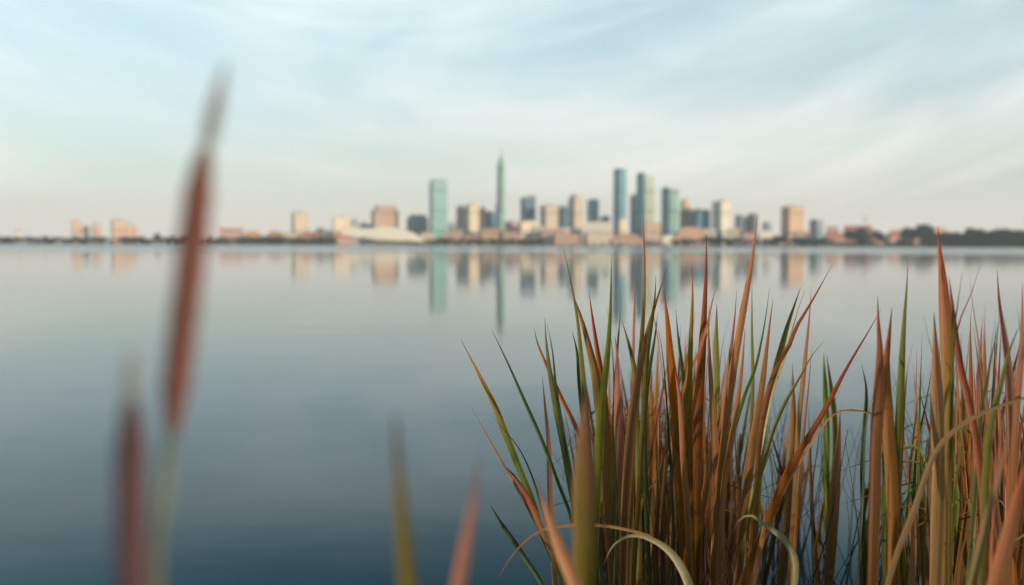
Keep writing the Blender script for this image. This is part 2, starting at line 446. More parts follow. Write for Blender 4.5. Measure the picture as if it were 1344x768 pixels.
B = building
B(92, 104, 290, 'peach', 'peach slab tower, leftmost of the separate pair of blocks left of the cattail', Y=2040)
B(105, 115, 297, 'beige', 'short beige block squeezed between the leftmost peach slab and its neighbour', Y=2080)
B(118, 130, 294, 'peach', 'narrow peach block just left of the dark edged wide slab', Y=2060, split=.4)
B(142, 164, 288, 'peach', 'wide peach slab with a dark left side, far left of the skyline', Y=2040, split=.3)
B(164, 178, 296, 'peach', 'lower peach wing on the right of the wide far left slab', Y=2060, split=.15)
B(381, 403, 279, 'beige', 'lone square beige tower between the cattail and the city', Y=2000, split=.25)
B(436, 458, 284, 'cream', 'plain cream block standing left of the white arena', Y=2060, split=.1)
B(458, 469, 288, 'grey', 'grey block attached behind the plain cream block', Y=2090)
B(470, 486, 294, 'tblue', 'low teal glass block behind the arena roof', Y=2150)
B(486, 521, 269, 'brown', 'broad terracotta tower with a stepped top behind the arena', Y=2080, split=.16, top='step')
B(532, 561, 281, 'tgrey', 'grey blue building with a set back top left of the teal tower', Y=2080, split=.35, top='step')
B(563, 586, 235, 'teal', 'tall teal glass tower with an open frame on its top', Y=2040, split=.22, theta=R(32), top='frame')
B(588, 598, 293, 'tgrey', 'small pale glass block at the right foot of the teal tower', Y=2200)
B(598, 611, 271, 'beige', 'beige residential slab, left one of the tight trio', Y=2060, split=.5)
B(611, 628, 268, 'cream', 'cream residential slab, middle and tallest of the tight trio', Y=2030, split=.3)
B(627, 638, 273, 'peach', 'peach residential slab, right one of the tight trio', Y=2060)
B(638, 652, 278, 'blue', 'squat blue glass block left of the needle tower', Y=2060)
B(663, 683, 291, 'pink', 'rose pink block right of the foot of the needle tower', Y=2060, split=.4)
B(683, 703, 257, 'dblue', 'dark blue office block with a sloping roof', Y=2090, split=.3, top='slant')
B(681, 709, 290, 'cream', 'wide cream block in front of the dark blue office block', Y=2010, split=.12)
B(709, 733, 270, 'beige', 'beige tower with a shaded left side, right of the dark blue block', Y=2060, split=.3)
B(733, 746, 271, 'blue', 'narrow dark teal block between two beige towers', Y=2110, split=.45)
B(746, 766, 256, 'beige', 'tall beige tower with a small raised top, left of the small teal one', Y=2060, split=.4, mat_low='beige', ysplit=263)
B(771, 786, 262, 'teal', 'slim short teal tower left of the tall blue tower', Y=2120, split=.5)
B(788, 801, 284, 'tblue', 'small teal block behind the sloping cream hall', Y=2150)
B(804, 824, 221, 'tblue', 'tall blue tower with a rounded top, leftmost of the three tall blue towers', Y=2060, split=.45, top='round')
B(811, 823, 287, 'cream', 'small cream block at the foot of the tall rounded blue tower', Y=1990, split=.25)
B(828, 840, 256, 'blue', 'lower dark blue shoulder block against the two tone tower', Y=2120, split=.6)
B(893, 908, 262, 'peach', 'grey block with a narrower peach top beside the pale green tower', Y=2100, mat_low='grey', ysplit=276)
B(908, 934, 275, 'blue', 'broad blue glass block between the peach topped block and the cream tower', Y=2060, split=.3)
B(937, 961, 264, 'white', 'cream tower with a grey shaded left side, right of the broad blue block', Y=2040, split=.38)
B(966, 975, 282, 'greyd', 'thin dark grey block right of the cream tower', Y=2060, split=.5)
B(974, 983, 285, 'white', 'thin whitish block between two dark grey blocks', Y=2075, split=.1)
B(983, 995, 281, 'greyd', 'dark grey block behind the leaning tall rust blade tip', Y=2060, split=.5)
B(1002, 1014, 292, 'tgrey', 'tiny teal block right of the dark grey pair', Y=2100)
B(1028, 1059, 271, 'orange', 'lone orange slab tower with a dark left side', Y=2020, split=.25)
B(1064, 1085, 288, 'tgrey', 'small grey green rounded block right of the lone orange slab', Y=2080, split=.4, top='round')
B(18, 28, 303, 'white', 'tiny white block at the far left end of the shore', Y=2100)

# two towers with a dark wing on the left and a pale wing on the right
def two_tone(px0, px1, ytop, Yt, split, m_left, m_right, label, drop):
    th = R(40); w, a, c = footprint(px0, px1, Yt, split, th)
    root = empty('tower_block', (at(px0, 320, Yt).x + w * split, Yt, 0), th)
    tag(root, label, 'building', 'buildings of the far skyline')
    H = at((px0 + px1) / 2, ytop, Yt).z
    m1 = MB(); m1.box(0, a * .2, 0, c, .8, H); m1.build('left_wing', FM[m_left], root)
    m1 = MB(); m1.box(a * .2, a, -.8, c - 3, .8, H - drop); m1.build('right_wing', FM[m_right], root)
    m1 = MB(); m1.box(a * .03, a * .17, c * .2, c * .8, H, H + 3); m1.build('plant_room', M_ROOF, root)
two_tone(836, 859, 228, 2050, .36, 'tblue', 'ltcream', 'tall two tone tower, blue on its left side and pale cream on its right', 2)
two_tone(869, 892, 247, 2050, .34, 'blue', 'green', 'two tone tower, dark blue left side and pale green right side, standing alone', 1)

# the needle tower
Yt = 2040; X = at(657.5, 320, Yt).x; root = empty('needle_tower', (X, Yt, 0), R(38))
tag(root, 'tallest pale green tower tapering to a needle spire', 'building', 'buildings of the far skyline')
hw = 12.5 / F * Yt / 2 / 1.3
H1 = at(657, 217, Yt).z; H2 = at(657, 205, Yt).z; H3 = at(657, 194, Yt).z
m1 = MB(); sq = [(-hw, -hw), (hw, -hw), (hw, hw), (-hw, hw)]
ch = hw * .35; oc = [(-hw + ch, -hw), (hw - ch, -hw), (hw, -hw + ch), (hw, hw - ch), (hw - ch, hw), (-hw + ch, hw), (-hw, hw - ch), (-hw, -hw + ch)]
m1.prism(oc, .8, H1, [(x * .9, y * .9, H1) for x, y in oc]); m1.build('shaft', FM['green'], root)
m1 = MB(); m1.prism([(x * .86, y * .86) for x, y in oc], H1, H2, [(x * .28, y * .28, H2) for x, y in oc]); m1.build('crown', FM['green'], root)
m1 = MB(); m1.tube([Vector((0, 0, H2)), Vector((0, 0, H2 + 8)), Vector((0, 0, H3))], [1.5, 1.0, .3], 8); m1.build('spire', M_STEEL, root)
m1 = MB(); m1.box(-hw * 1.3, -hw - .01, -hw * .6, hw * .7, .8, at(657, 268, Yt).z); m1.build('side_wing', FM['blue'], root)

# ---- low buildings along the front
def house(px0, px1, ytop, wall, roofm, label, Y=1965, kind='hip', group='low buildings along the far shore', yb=None, rot=None):
    w = (px1 - px0) / F * Y; H = at((px0 + px1) / 2, ytop, Y).z; z0 = 0.6
    th = R(random.uniform(-12, 18)) if rot is None else rot
    dpt = min(w * .55, 24)
    root = empty('low_building', (at((px0 + px1) / 2, 320, Y).x, Y, 0), th)
    tag(root, label, 'building', group)
    a = w / 2
    if kind == 'flat':
        mb = MB(); mb.box(-a, a, 0, dpt, z0, H - .8); mb.build('wall', FM[wall], root)
        r = MB(); r.box(-a - .5, a + .5, -.5, dpt + .5, H - .8, H); r.build('roof', roofm, root)
    else:
        hw_ = H * (.52 if kind == 'hip' else .4)
        mb = MB(); mb.box(-a * .95, a * .95, 0, dpt, z0, hw_); mb.build('wall', FM[wall], root)
        r = MB(); q = a * .45 if kind == 'hip' else a * .9
        r.add([(-a, -1, hw_), (a, -1, hw_), (a, dpt + 1, hw_), (-a, dpt + 1, hw_), (-q, dpt / 2, H), (q, dpt / 2, H)],
              [(3, 2, 1, 0), (0, 1, 5, 4), (1, 2, 5), (2, 3, 4, 5), (3, 0, 4)])
        r.build('roof', roofm, root)
    return root
h_ = house
h_(57, 69, 312, 'white', M_WHITE, 'tiny whitish hut among the trees at far left', kind='gable')
h_(288, 318, 299, 'pink', M_TILE, 'long low building with a red roof just right of the cattail', 1985, 'flat')
h_(316, 346, 303, 'orange', M_TILE2, 'second low red roofed building from the cattail', 1980)
h_(346, 372, 303, 'peach', M_TILE2, 'low peach building with orange roof left of the lone beige tower', 2010)
h_(372, 392, 305, 'cream', M_TILE2, 'low cream building at the foot of the lone beige tower', 1975, 'flat')
h_(390, 424, 304, 'brown', M_TILE, 'low brown red building right of the lone beige tower foot', 1960)
h_(415, 425, 299, 'greyd', M_ROOF, 'small dark grey block behind the low brown red building', 2080, 'flat')
h_(436, 462, 305, 'pink', M_TILE, 'reddish low building left of the arena', 1950)
h_(590, 606, 301, 'peach', M_TILE2, 'peach low building right of the teal tower foot', 1970, 'flat')
h_(604, 632, 309, 'pink', M_TILE2, 'salmon low building below the tight trio of slabs', 1950)
h_(632, 662, 300, 'orange', M_TILE2, 'orange low block below the needle tower', 1985, 'flat')
h_(660, 684, 303, 'pink', M_TILE, 'pink low block just right of the needle tower foot', 1975, 'flat')
h_(712, 742, 301, 'pink', M_TILE2, 'salmon low block below the beige tower with shaded side', 1985, 'flat')
h_(728, 760, 307, 'brown', M_TILE, 'brick red low block behind the black tipped rust blade', 1955, 'flat')
h_(735, 748, 299, 'white', M_WHITE, 'small pale block above the brick red low block', 2010, 'flat')
h_(764, 803, 291, 'orange', M_WHITE, 'large cream hall with a sloping roof between beige tower and tall blue tower', 1985, 'gable')
h_(770, 806, 304, 'cream', M_TILE2, 'flat cream annex in front of the sloping cream hall', 1960, 'flat')
h_(803, 845, 307, 'pink', M_TILE2, 'salmon terrace below the tall rounded blue tower', 1955)
h_(846, 868, 292, 'peach', M_ROOF, 'mid height peach block right of the two tone tower', 1990, 'flat')
h_(868, 890, 309, 'white', M_WHITE, 'pale low building below the pale green tower', 1950)
h_(886, 932, 298, 'pink', M_TILE2, 'low building with a broad pointed salmon roof', 1975)
h_(996, 1020, 303, 'white', M_WHITE, 'white low building below the tiny teal block', 1960)
h_(1012, 1034, 309, 'pink', M_TILE, 'small red roofed house left of the lone orange slab foot', 1900)
h_(1084, 1112, 303, 'brown', M_TILE, 'brown red building with hipped roof right of the lone orange slab', 1900)
h_(1108, 1146, 296, 'brown', M_TILE, 'tall gabled brown building under the mast', 1900, 'gable')
h_(1144, 1168, 304, 'brown', M_TILE, 'low brown house between the mast building and the long red hall', 1890)
h_(1166, 1200, 302, 'pink', M_TILE, 'long red roofed hall, left one of the pair before the dark wood', 1820)
h_(1198, 1228, 304, 'brown', M_TILE, 'red roofed hall, right one of the pair before the dark wood', 1800)
h_(1226, 1244, 298, 'pink', M_TILE2, 'pinkish house at the left edge of the dark wood', 1800, 'gable')
h_(1186, 1196, 299, 'cream', M_ROOF, 'small cream block behind the long red hall', 1930, 'flat')
h_(1006, 1014, 317, 'white', M_WHITE, 'left one of two tiny white sheds at the water below the lone orange slab', 1780, 'gable', group='white sheds on the far bank')
h_(1017, 1025, 318, 'white', M_WHITE, 'right one of two tiny white sheds at the water below the lone orange slab', 1770, 'gable', group='white sheds on the far bank')
h_(461, 471, 316, 'white', M_ROOF, 'tiny whitish shed at the water left of the arena', 1915, 'gable', group='white sheds on the far bank')

h_(700, 713, 296, 'white', M_ROOF, 'small pale block between the wide cream block and the shaded beige tower', 2020, 'flat')
h_(923, 940, 300, 'white', M_ROOF, 'small pale block below the broad blue glass block', 2000, 'flat')
h_(955, 970, 299, 'cream', M_ROOF, 'pale low block right of the cream tower foot', 2010, 'flat')
h_(976, 992, 305, 'pink', M_TILE2, 'salmon low block below the dark grey pair', 1960, 'flat')
h_(1044, 1066, 304, 'peach', M_TILE2, 'low peach block right of the lone orange slab foot', 1960, 'flat')
h_(552, 566, 305, 'cream', M_ROOF, 'low cream block at the left foot of the teal tower', 1990, 'flat')
h_(574, 592, 308, 'pink', M_TILE2, 'little salmon house at the right foot of the teal tower', 1950)
h_(424, 437, 302, 'cream', M_ROOF, 'pale low block just left of the plain cream block', 2010, 'flat')
h_(1086, 1100, 297, 'beige', M_ROOF, 'pale block behind the brown red hipped building', 2040, 'flat')
# mast
Yt = 1930; X = at(1135, 320, Yt).x; root = empty('antenna_mast', (X, Yt, 0)); tag(root, 'thin antenna mast rising above the brown roofs on the right', 'mast')
H = at(1135, 283, Yt).z
m1 = MB(); m1.tube([Vector((0, 0, .8)), Vector((0, 0, H))], [1.6, .5], 8); m1.build('pole', M_STEEL, root)
m1 = MB()
for k, r_ in ((.86, 4.5), (.93, 6.0)): m1.box(-r_, r_, -.5, .5, H * k, H * k + 1.2)
m1.build('crossbar', M_STEEL, root)

# arena with its big white roof
Yt = 1960; xa = at(446, 320, Yt).x; root = empty('arena', (xa, Yt, 0)); tag(root, 'wide low arena with a sweeping white roof on the far shore', 'arena')
def ax(px): return at(px, 320, Yt).x - xa
def az(px, py): return at(px, py, Yt).z
prof = [(446, 306), (456, 297), (470, 299), (488, 300), (502, 297), (516, 298), (528, 302), (540, 305), (552, 313)]
low_ = [(446, 309), (456, 309), (470, 311), (488, 313), (502, 314), (516, 316), (528, 316), (540, 316), (552, 318)]
m1 = MB(); n = len(prof)
vs = [(ax(x), 0, az(x, y)) for x, y in prof] + [(ax(x), -4, az(x, y)) for x, y in low_] + [(ax(x), 46, az(x, y)) for x, y in prof] + [(ax(x), 50, az(x, y)) for x, y in low_]
fs = []
for i in range(n - 1):
    fs += [(n + i, n + i + 1, i + 1, i), (i, i + 1, 2 * n + i + 1, 2 * n + i), (2 * n + i, 2 * n + i + 1, 3 * n + i + 1, 3 * n + i), (3 * n + i, 3 * n + i + 1, n + i + 1, n + i)]
fs += [(n, 0, 2 * n, 3 * n), (2 * n - 1, 4 * n - 1, 3 * n - 1, n - 1)]
m1.add(vs, fs); m1.build('roof', M_WHITE, root, smooth=False)
m1 = MB(); m1.box(ax(458), ax(546), 0, 44, .7, az(500, 315.5)); m1.build('glazed_front', M_DARK, root)
m1 = MB()
for px in range(462, 546, 7): m1.box(ax(px) - .5, ax(px) + .5, -2.5, -1.6, .7, az(500, 315.0))
m1.build('column_row', M_WHITE, root)

# ------------------------------------------------------------------ trees
def crown_bm(h, r, n, low=.25, leaf=1.0):
    mb = MB()
    cl = [(Vector((random.gauss(0, r * .38), random.gauss(0, r * .38), random.uniform(low + .1, .92) * h)), r * random.uniform(.3, .5)) for _ in range(9)]
    for _ in range(n):
        c_, cr = random.choice(cl)
        dv = Vector((random.gauss(0, 1), random.gauss(0, 1), random.gauss(0, .8))).normalized() * cr * random.uniform(.5, 1.05)
        p_ = c_ + dv
        e1 = Vector((random.gauss(0, 1), random.gauss(0, 1), random.gauss(0, 1))).normalized(); e2 = e1.orthogonal().normalized()
        s_ = leaf * random.uniform(.6, 1.3)
        mb.add([p_ - e1 * s_ - e2 * s_ * .5, p_ + e1 * s_ - e2 * s_ * .6, p_ + e1 * s_ * .7 + e2 * s_ * .7, p_ - e1 * s_ * .8 + e2 * s_ * .6], [(0, 1, 2, 3)])
    return mb
def make_tree(h, r, mat, n=800):
    root = empty('tree', (0, 0, 0))
    t = MB(); t.tube([Vector((0, 0, 0)), Vector((.1, 0, h * .3)), Vector((0, .2, h * .7))], [.45, .35, .12], 7); t.build('trunk', M_BARK, root)
    crown_bm(h, r, n).build('crown', mat, root)
    return root
def copy_tree(o, parent=None):
    c_ = o.copy(); C.objects.link(c_)
    if parent: c_.parent = parent
    for ch_ in list(o.children): copy_tree(ch_, c_)
    return c_
protos = [make_tree(11, 5.5, M_FOL), make_tree(9, 6, M_FOL), make_tree(13, 5, M_FOLD), make_tree(10, 7, M_FOLD)]
used = set()
def put_tree(px, Y, h, label, group, k=None):
    k = random.randrange(4) if k is None else k
    o_ = protos[k]
    hh = (11, 9, 13, 10)[k]
    if k in used: o_ = copy_tree(o_)
    used.add(k)
    s_ = h / hh
    o_.location = (at(px, 320, Y).x, Y, 1.0); o_.rotation_euler = (0, 0, random.uniform(0, 6.28)); o_.scale = (s_ * random.uniform(.95, 1.3), s_ * random.uniform(.95, 1.3), s_)
    tag(o_, label, 'tree', group)
def belt(p0, p1, step, hlo, hhi, label, group, dark=False, dy_=(14, 40)):
    px = p0
    while px < p1:
        X_ = at(px, 320, 1800).x
        Y = shore_y(X_) + random.uniform(*dy_)
        put_tree(px, Y, random.uniform(hlo, hhi), label, group, random.choice((2, 3)) if dark else None)
        px += step * random.uniform(.7, 1.3)
belt(-4, 236, 5.4, 9, 14, 'dark tree in the low belt at the left end of the shore', 'trees of the left shore belt')
belt(236, 440, 5.6, 10, 14, 'bushy tree under the red roofs between cattail and arena', 'trees between cattail and arena')
belt(566, 712, 6.5, 9, 13, 'green tree at the water below the needle tower', 'trees below the needle tower')
belt(762, 880, 10, 4, 6.5, 'small tree at the water below the tall blue towers', 'trees below the tall blue towers')
belt(884, 1095, 5.8, 9, 15, 'dark tree in the belt right of the city', 'trees right of the city', True)
belt(1095, 1240, 6.5, 4.5, 7.5, 'low dark tree in front of the red halls on the right', 'trees before the red halls', True)
put_tree(205, 1960, 19, 'taller bush like tree standing up left of the cattail', None, 0)
put_tree(1154, 1700, 27, 'slim taller tree left of the long red hall', None, 2)
put_tree(1211, 1720, 30, 'taller dark tree above the pair of red halls', None, 3)
put_tree(1128, 1760, 26, 'rounded tree beside the mast building', None, 3)

# the dark wood on the right, one mass
wd = MB()
X_ = 668.0
while X_ < 1500:
    Y_ = shore_y(X_) + random.uniform(14, 26)
    hh = random.uniform(22, 28) * (.8 if X_ < 700 else 1)
    sub = crown_bm(hh, 13, 520, low=-.02, leaf=2.0)
    wd.add([(x + X_, y + Y_, z + 1) for x, y, z in sub.v], sub.f)
    sub = MB(); sub.tube([Vector((X_, Y_, .5)), Vector((X_, Y_, hh * .6))], [.6, .2], 6); wd.add(sub.v, sub.f)
    X_ += random.uniform(4, 7)
tag(wd.build('wood', M_FOLD), 'far dark wood along the right end of the shore', 'wood', kind='stuff')

# the near shore behind the photographer: grassy bank and shrubs, out of view, added to shade the lower reeds
mb = MB(); rows = [(-1.0, -.25), (-1.6, .06), (-3, .35), (-8, .6), (-30, .9), (-145, 1.6)]; cols = 81
for i in range(cols):
    x = -400 + 800 * i / (cols - 1)
    for k, (y_, z_) in enumerate(rows): mb.v.append((x, y_ + (.4 * math.sin(x * .35) if k < 3 else 0), z_))
for i in range(cols - 1):
    for k in range(len(rows) - 1):
        a = i * len(rows) + k; mb.f.append((a, a + 1, a + len(rows) + 1, a + len(rows)))
tag(mb.build('near_bank', simple_mat('near_bank_grass', (.06, .07, .03), var=.4, scale=1.2, rough=.9), smooth=True), kind='structure')
def shade_shrub(h, r):
    root = empty('shade_shrub', (0, 0, 0))
    t = MB()
    for k in range(4):
        an = k * 1.6; t.tube([Vector((0, 0, -.2)), Vector((.25 * math.cos(an), .25 * math.sin(an), h * .35)), Vector((.6 * math.cos(an), .6 * math.sin(an), h * .75))], [.05, .035, .012], 6)
    t.build('stems', M_BARK, root); crown_bm(h, r, 2600, low=.0, leaf=.075).build('crown', M_FOL, root)
    return root
sp_ = [shade_shrub(2.1, 1.1), shade_shrub(1.85, 1.2)]
for i in range(10):
    o_ = sp_[i % 2] if i < 2 else copy_tree(sp_[i % 2])
    o_.location = (8.7 + i * 1.1, -5.2 + random.uniform(-.5, .5), .45); o_.rotation_euler = (0, 0, random.uniform(0, 6.28)); s_ = random.uniform(.8, 1.15); o_.scale = (s_, s_, s_)
    tag(o_, 'leafy green bush in the unseen row added behind the viewpoint to shade the reeds', 'shade_shrub', 'shading shrubs added on the near bank')

# ------------------------------------------------------------------ reeds
def spline(pts, n):
    """Catmull-Rom resample to n+1 points"""
    P = [2 * pts[0] - pts[1]] + list(pts) + [2 * pts[-1] - pts[-2]]
    seg = []
    for i in range(1, len(P) - 2):
        for k in range(8):
            t = k / 8; p0, p1, p2, p3 = P[i - 1], P[i], P[i + 1], P[i + 2]
            la, lb, lc = (p1 - p0).length, (p2 - p1).length, (p3 - p2).length
            m1 = (p2 - p0) * (lb / max(1e-9, la + lb)); m2 = (p3 - p1) * (lb / max(1e-9, lb + lc))
            t2 = t * t; t3 = t2 * t
            seg.append(p1 * (2 * t3 - 3 * t2 + 1) + m1 * (t3 - 2 * t2 + t) + p2 * (3 * t2 - 2 * t3) + m2 * (t3 - t2))
    seg.append(P[-2])
    L = [0.0]
    for i in range(1, len(seg)): L.append(L[-1] + (seg[i] - seg[i - 1]).length)
    out = []; j = 0
    for i in range(n + 1):
        d_ = L[-1] * i / n
        while j < len(L) - 2 and L[j + 1] < d_: j += 1
        q = (d_ - L[j]) / max(1e-9, L[j + 1] - L[j])
        out.append(seg[j].lerp(seg[j + 1], q))
    return out, L[-1]

def blade_mesh(pts, width, taper, rnd, yaw=None, twist=None, blunt=0.0, fold=.22, droop=False):
    """ribbon from tip (pts[0]) to root, folded along a midrib"""
    P, L = spline(pts, 44)
    yaw = rnd.uniform(-.55, .55) if yaw is None else yaw
    twist = rnd.uniform(-.5, .5) if twist is None else twist
    mb = MB(); nS = len(P); phase = rnd.uniform(0, 6)
    for i, p_ in enumerate(P):
        t = (P[min(i + 1, nS - 1)] - P[max(i - 1, 0)]).normalized()
        s_ = L * i / (nS - 1)
        view = Vector((0, 1, 0))
        side = t.cross(view); side = side.normalized() if side.length > 1e-4 else Vector((1, 0, 0))
        nrm = side.cross(t).normalized()
        an = yaw + twist * (s_ / .8) + .08 * math.sin(s_ * 9 + phase)
        sd_ = side * math.cos(an) + nrm * math.sin(an); nr_ = nrm * math.cos(an) - side * math.sin(an)
        f = min(1.0, s_ / taper); w_ = width * (blunt + (1 - blunt) * (1 - (1 - f) ** 1.3))
        w_ *= 1 + .04 * math.sin(s_ * 31 + phase)
        rem = (L - s_); w_ *= .55 + .45 * min(1, rem / .35)          # narrows again to the sheath
        w_ = max(w_, .0004) / max(.75, math.cos(yaw))
        k = len(mb.v)
        for j, (u, dn) in enumerate(((0, 0), (.22, .6), (.5, 1), (.78, .6), (1, 0))):
            mb.v.append(tuple(p_ + sd_ * (u - .5) * w_ + nr_ * dn * fold * w_)); mb.uv[k + j] = (u, s_)
        if i:
            for j in range(4): mb.f.append((k - 5 + j, k - 4 + j, k + j + 1, k + j))
    return mb

rr = random.Random(11)
def shoot(label, Y, blades, root_px=None, group='reed shoots of the near clump', cat='reed'):
    """blades: (pixel points tip->base, width px, material, options)"""
    ends = []
    for bl in blades:
        (x1, y1), (x2, y2) = bl[0][-2], bl[0][-1]
        yb = 322 + F * CAM_H / Y
        sl = (x2 - x1) / max(1, y2 - y1); sl = max(-.35, min(.35, sl))
        ends.append(x2 + sl * (yb - y2) * .45)
    rx = root_px if root_px is not None else sum(ends) / len(ends)
    base = at(rx, 322, Y); base = Vector((base.x, Y, 0.0))
    single = len(blades) == 1
    root = None
    if not single:
        root = empty('reed_shoot', base); tag(root, label, cat, group)
    for i, bl in enumerate(blades):
        px, wpx, mt = bl[:3]; op = bl[3] if len(bl) > 3 else {}
        dY = op.get('dy', rr.uniform(-.03, .03)); sag = op.get('sag', rr.uniform(-.05, .05))
        pts = []; npt = len(px)
        for k, (x, y) in enumerate(px):
            q = 1 - k / (npt - 1)
            pts.append(at(x, y, Y + dY + sag * q * q))
        # on down to the water, leaning back to the root of the shoot
        last = pts[-1]; off = Vector((.004 * (i - len(blades) / 2), .004 * i, -.03))
        dn = (pts[-1] - pts[-2]).normalized()
        rem = last.z
        if rem > .12:
            m_ = last + dn * rem * .35 * (1 if dn.z < -.3 else .3)
            tgt = base + off
            if m_.z < .05: m_.z = last.z * .5
            mid = Vector(((m_.x * .6 + (last.x + (tgt.x - last.x) * .4) * .4), (last.y + (tgt.y - last.y) * .4), min(m_.z, last.z - .05)))
            pts += [mid, base + off]
        else: pts += [base + off]
        pts = [p_ - base for p_ in pts]
        mb = blade_mesh(pts, wpx * .8 / F * Y, op.get('taper', 190) * 1.05 / F * Y, rr, op.get('yaw'), op.get('twist'), op.get('blunt', 0))
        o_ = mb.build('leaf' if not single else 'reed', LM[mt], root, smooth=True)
        if single: o_.location = base; tag(o_, label, cat, group)
        elif len(bl) > 4: o_['label'] = bl[4]

S = shoot
# --- left fan of the clump
S('outermost left shoot of the clump, orange tipped with dark green lower half', 2.0, [
  ([(605, 446), (627, 488), (648, 530), (662, 566), (680, 612), (697, 655), (708, 690), (725, 730), (745, 768)], 11, 'og', dict(taper=140)),
  ([(618, 534), (640, 573), (655, 600), (668, 622), (690, 660), (712, 702), (730, 740)], 6, 'rust', dict(taper=150)),
  ([(643, 542), (662, 565), (682, 590), (700, 630), (712, 672), (724, 715)], 5, 'dark'),
  ([(664, 613), (676, 626), (692, 652), (709, 690), (728, 735)], 9, 'oliver', dict(taper=60))])
S('long thin dark green blade leaning far left, its tip over open water', 2.0, [
  ([(645, 432), (668, 480), (690, 530), (712, 580), (735, 640), (750, 680), (762, 730)], 6, 'dark', dict(taper=120))])
S('short dark green blade at the bottom left of the clump', 1.95, [([(643, 662), (660, 690), (682, 722), (712, 768)], 8, 'dark', dict(taper=60))])
S('upright olive shoot at the left of the clump with a thin dark twin leaf', 2.0, [
  ([(715, 417), (717, 450), (722, 490), (731, 540), (741, 590), (750, 640), (760, 700), (766, 768)], 12, 'olive', dict(taper=130, yaw=.1)),
  ([(718, 424), (725, 460), (730, 510), (738, 560), (746, 620), (755, 700)], 6, 'dark', dict(taper=130))])
S('salmon blade slanting down right behind the upright olive shoot', 2.25, [([(701, 430), (706, 452), (720, 485), (738, 525), (760, 570), (775, 620)], 7, 'pink', dict(taper=80))])
S('thin straight salmon blade left of the upright olive shoot', 2.15, [([(712, 495), (715, 530), (720, 580), (722, 650), (728, 760)], 9, 'pink', dict(taper=110))])
S('pair of short salmon leaves inside the left of the clump', 2.2, [([(741, 538), (747, 570), (755, 620), (762, 670)], 7, 'pink'), ([(748, 530), (755, 575), (764, 640)], 5, 'rust')])
# --- centre left
S('tall shoot with a long black needle tip, splitting into an orange and an olive leaf', 2.0, [
  ([(739, 322), (745, 350), (752, 384), (758, 420), (763, 470), (768, 530), (772, 600), (776, 768)], 12, 'olive', dict(taper=260, yaw=.2)),
  ([(751, 384), (762, 415), (773, 455), (783, 500), (790, 560), (796, 640), (806, 768)], 18, 'orange', dict(taper=150, yaw=-.2)),
  ([(751, 435), (757, 460), (761, 500), (766, 545), (772, 590), (776, 650)], 10, 'green', dict(taper=80))])
S('slim salmon blade between the black tipped shoot and the straight dark green blade', 2.1, [([(773, 383), (778, 420), (784, 460), (789, 490), (795, 540), (800, 640), (803, 768)], 10, 'rust', dict(taper=110))])
S('straight dark green blade with a fine tip just below the city waterline, broader below', 1.98, [
  ([(802, 330), (802, 380), (800, 430), (796, 480), (790, 530), (785, 600), (780, 680), (776, 768)], 19, 'green', dict(taper=330, yaw=.2, twist=0)),
  ([(796, 403), (800, 425), (803, 455), (806, 500)], 3, 'dark')])
S('shoot with a slim olive leaf above a broad brick red leaf', 2.02, [
  ([(814, 375), (814, 410), (811, 450), (808, 500), (806, 560), (806, 640)], 8, 'olive'),
  ([(807, 440), (810, 470), (811, 520), (815, 600), (819, 680), (820, 768)], 17, 'rust', dict(taper=120))])
S('forked olive leaf bending right between the brick red leaf and the tallest blade', 2.05, [([(816, 420), (822, 440), (830, 470), (834, 500), (836, 560), (838, 640)], 9, 'olive', dict(taper=80))])
S('tallest blade of the clump, its rust needle tip crossing the skyline', 2.0, [
  ([(844, 264), (845, 310), (846, 345), (845, 400), (842, 450), (838, 500), (832, 560), (828, 640), (828, 768)], 13, 'oliver', dict(taper=330, yaw=.1))])
S('orange shoot curving up right with a hooked tip just right of the tallest blade', 1.97, [
  ([(876, 351), (868, 375), (860, 400), (850, 435), (843, 470), (835, 510), (828, 560), (822, 640), (818, 768)], 15, 'orange', dict(taper=230)),
  ([(861, 361), (860, 385), (856, 420), (850, 460), (846, 520), (840, 620)], 8, 'olive', dict(taper=110))])
S('thin blurred pink blade left of the tallest blade', 2.5, [([(832, 335), (833, 380), (832, 430), (831, 480), (829, 560)], 6, 'pink', dict(taper=160))])
S('short tan leaf crossing right of the tallest blade', 2.2, [([(848, 362), (855, 400), (861, 430), (868, 480)], 4, 'tan')])
S('dark green forked shoot, an inverted V right of the tallest blade', 2.05, [
  ([(863, 412), (860, 440), (855, 470), (850, 500), (846, 560), (848, 640)], 8, 'dark', dict(taper=90)),
  ([(862, 420), (869, 460), (873, 500), (877, 560), (882, 640)], 4, 'dark')])
# --- centre
S('broad brick and orange blade in the middle of the clump with a short point', 2.05, [
  ([(871, 378), (876, 420), (880, 470), (884, 510), (890, 560), (896, 640), (900, 768)], 19, 'orange', dict(taper=130, yaw=.1)),
  ([(885, 480), (893, 530), (897, 600), (903, 690)], 10, 'rust', dict(taper=70))])
S('faint green blade behind the broad brick and orange blade', 2.35, [([(887, 406), (890, 440), (895, 480), (898, 520), (900, 600)], 8, 'green', dict(taper=110))])
S('upright pink tipped blade with mustard lower half, left neighbour of the broad dark red blade', 2.0, [
  ([(908, 345), (909, 390), (907, 440), (905, 500), (904, 560), (905, 640), (908, 768)], 15, 'oliver', dict(taper=230, yaw=.1, twist=.1))])
S('broad dark red blade rising over the waterline in the centre', 2.08, [
  ([(927, 308), (927, 350), (925, 400), (922, 450), (919, 500), (916, 560), (914, 640), (914, 768)], 17, 'rust', dict(taper=210, yaw=0, twist=.1)),
  ([(942, 370), (935, 395), (930, 420), (918, 460), (908, 482), (896, 515), (890, 560)], 6, 'rust', dict(taper=90))])
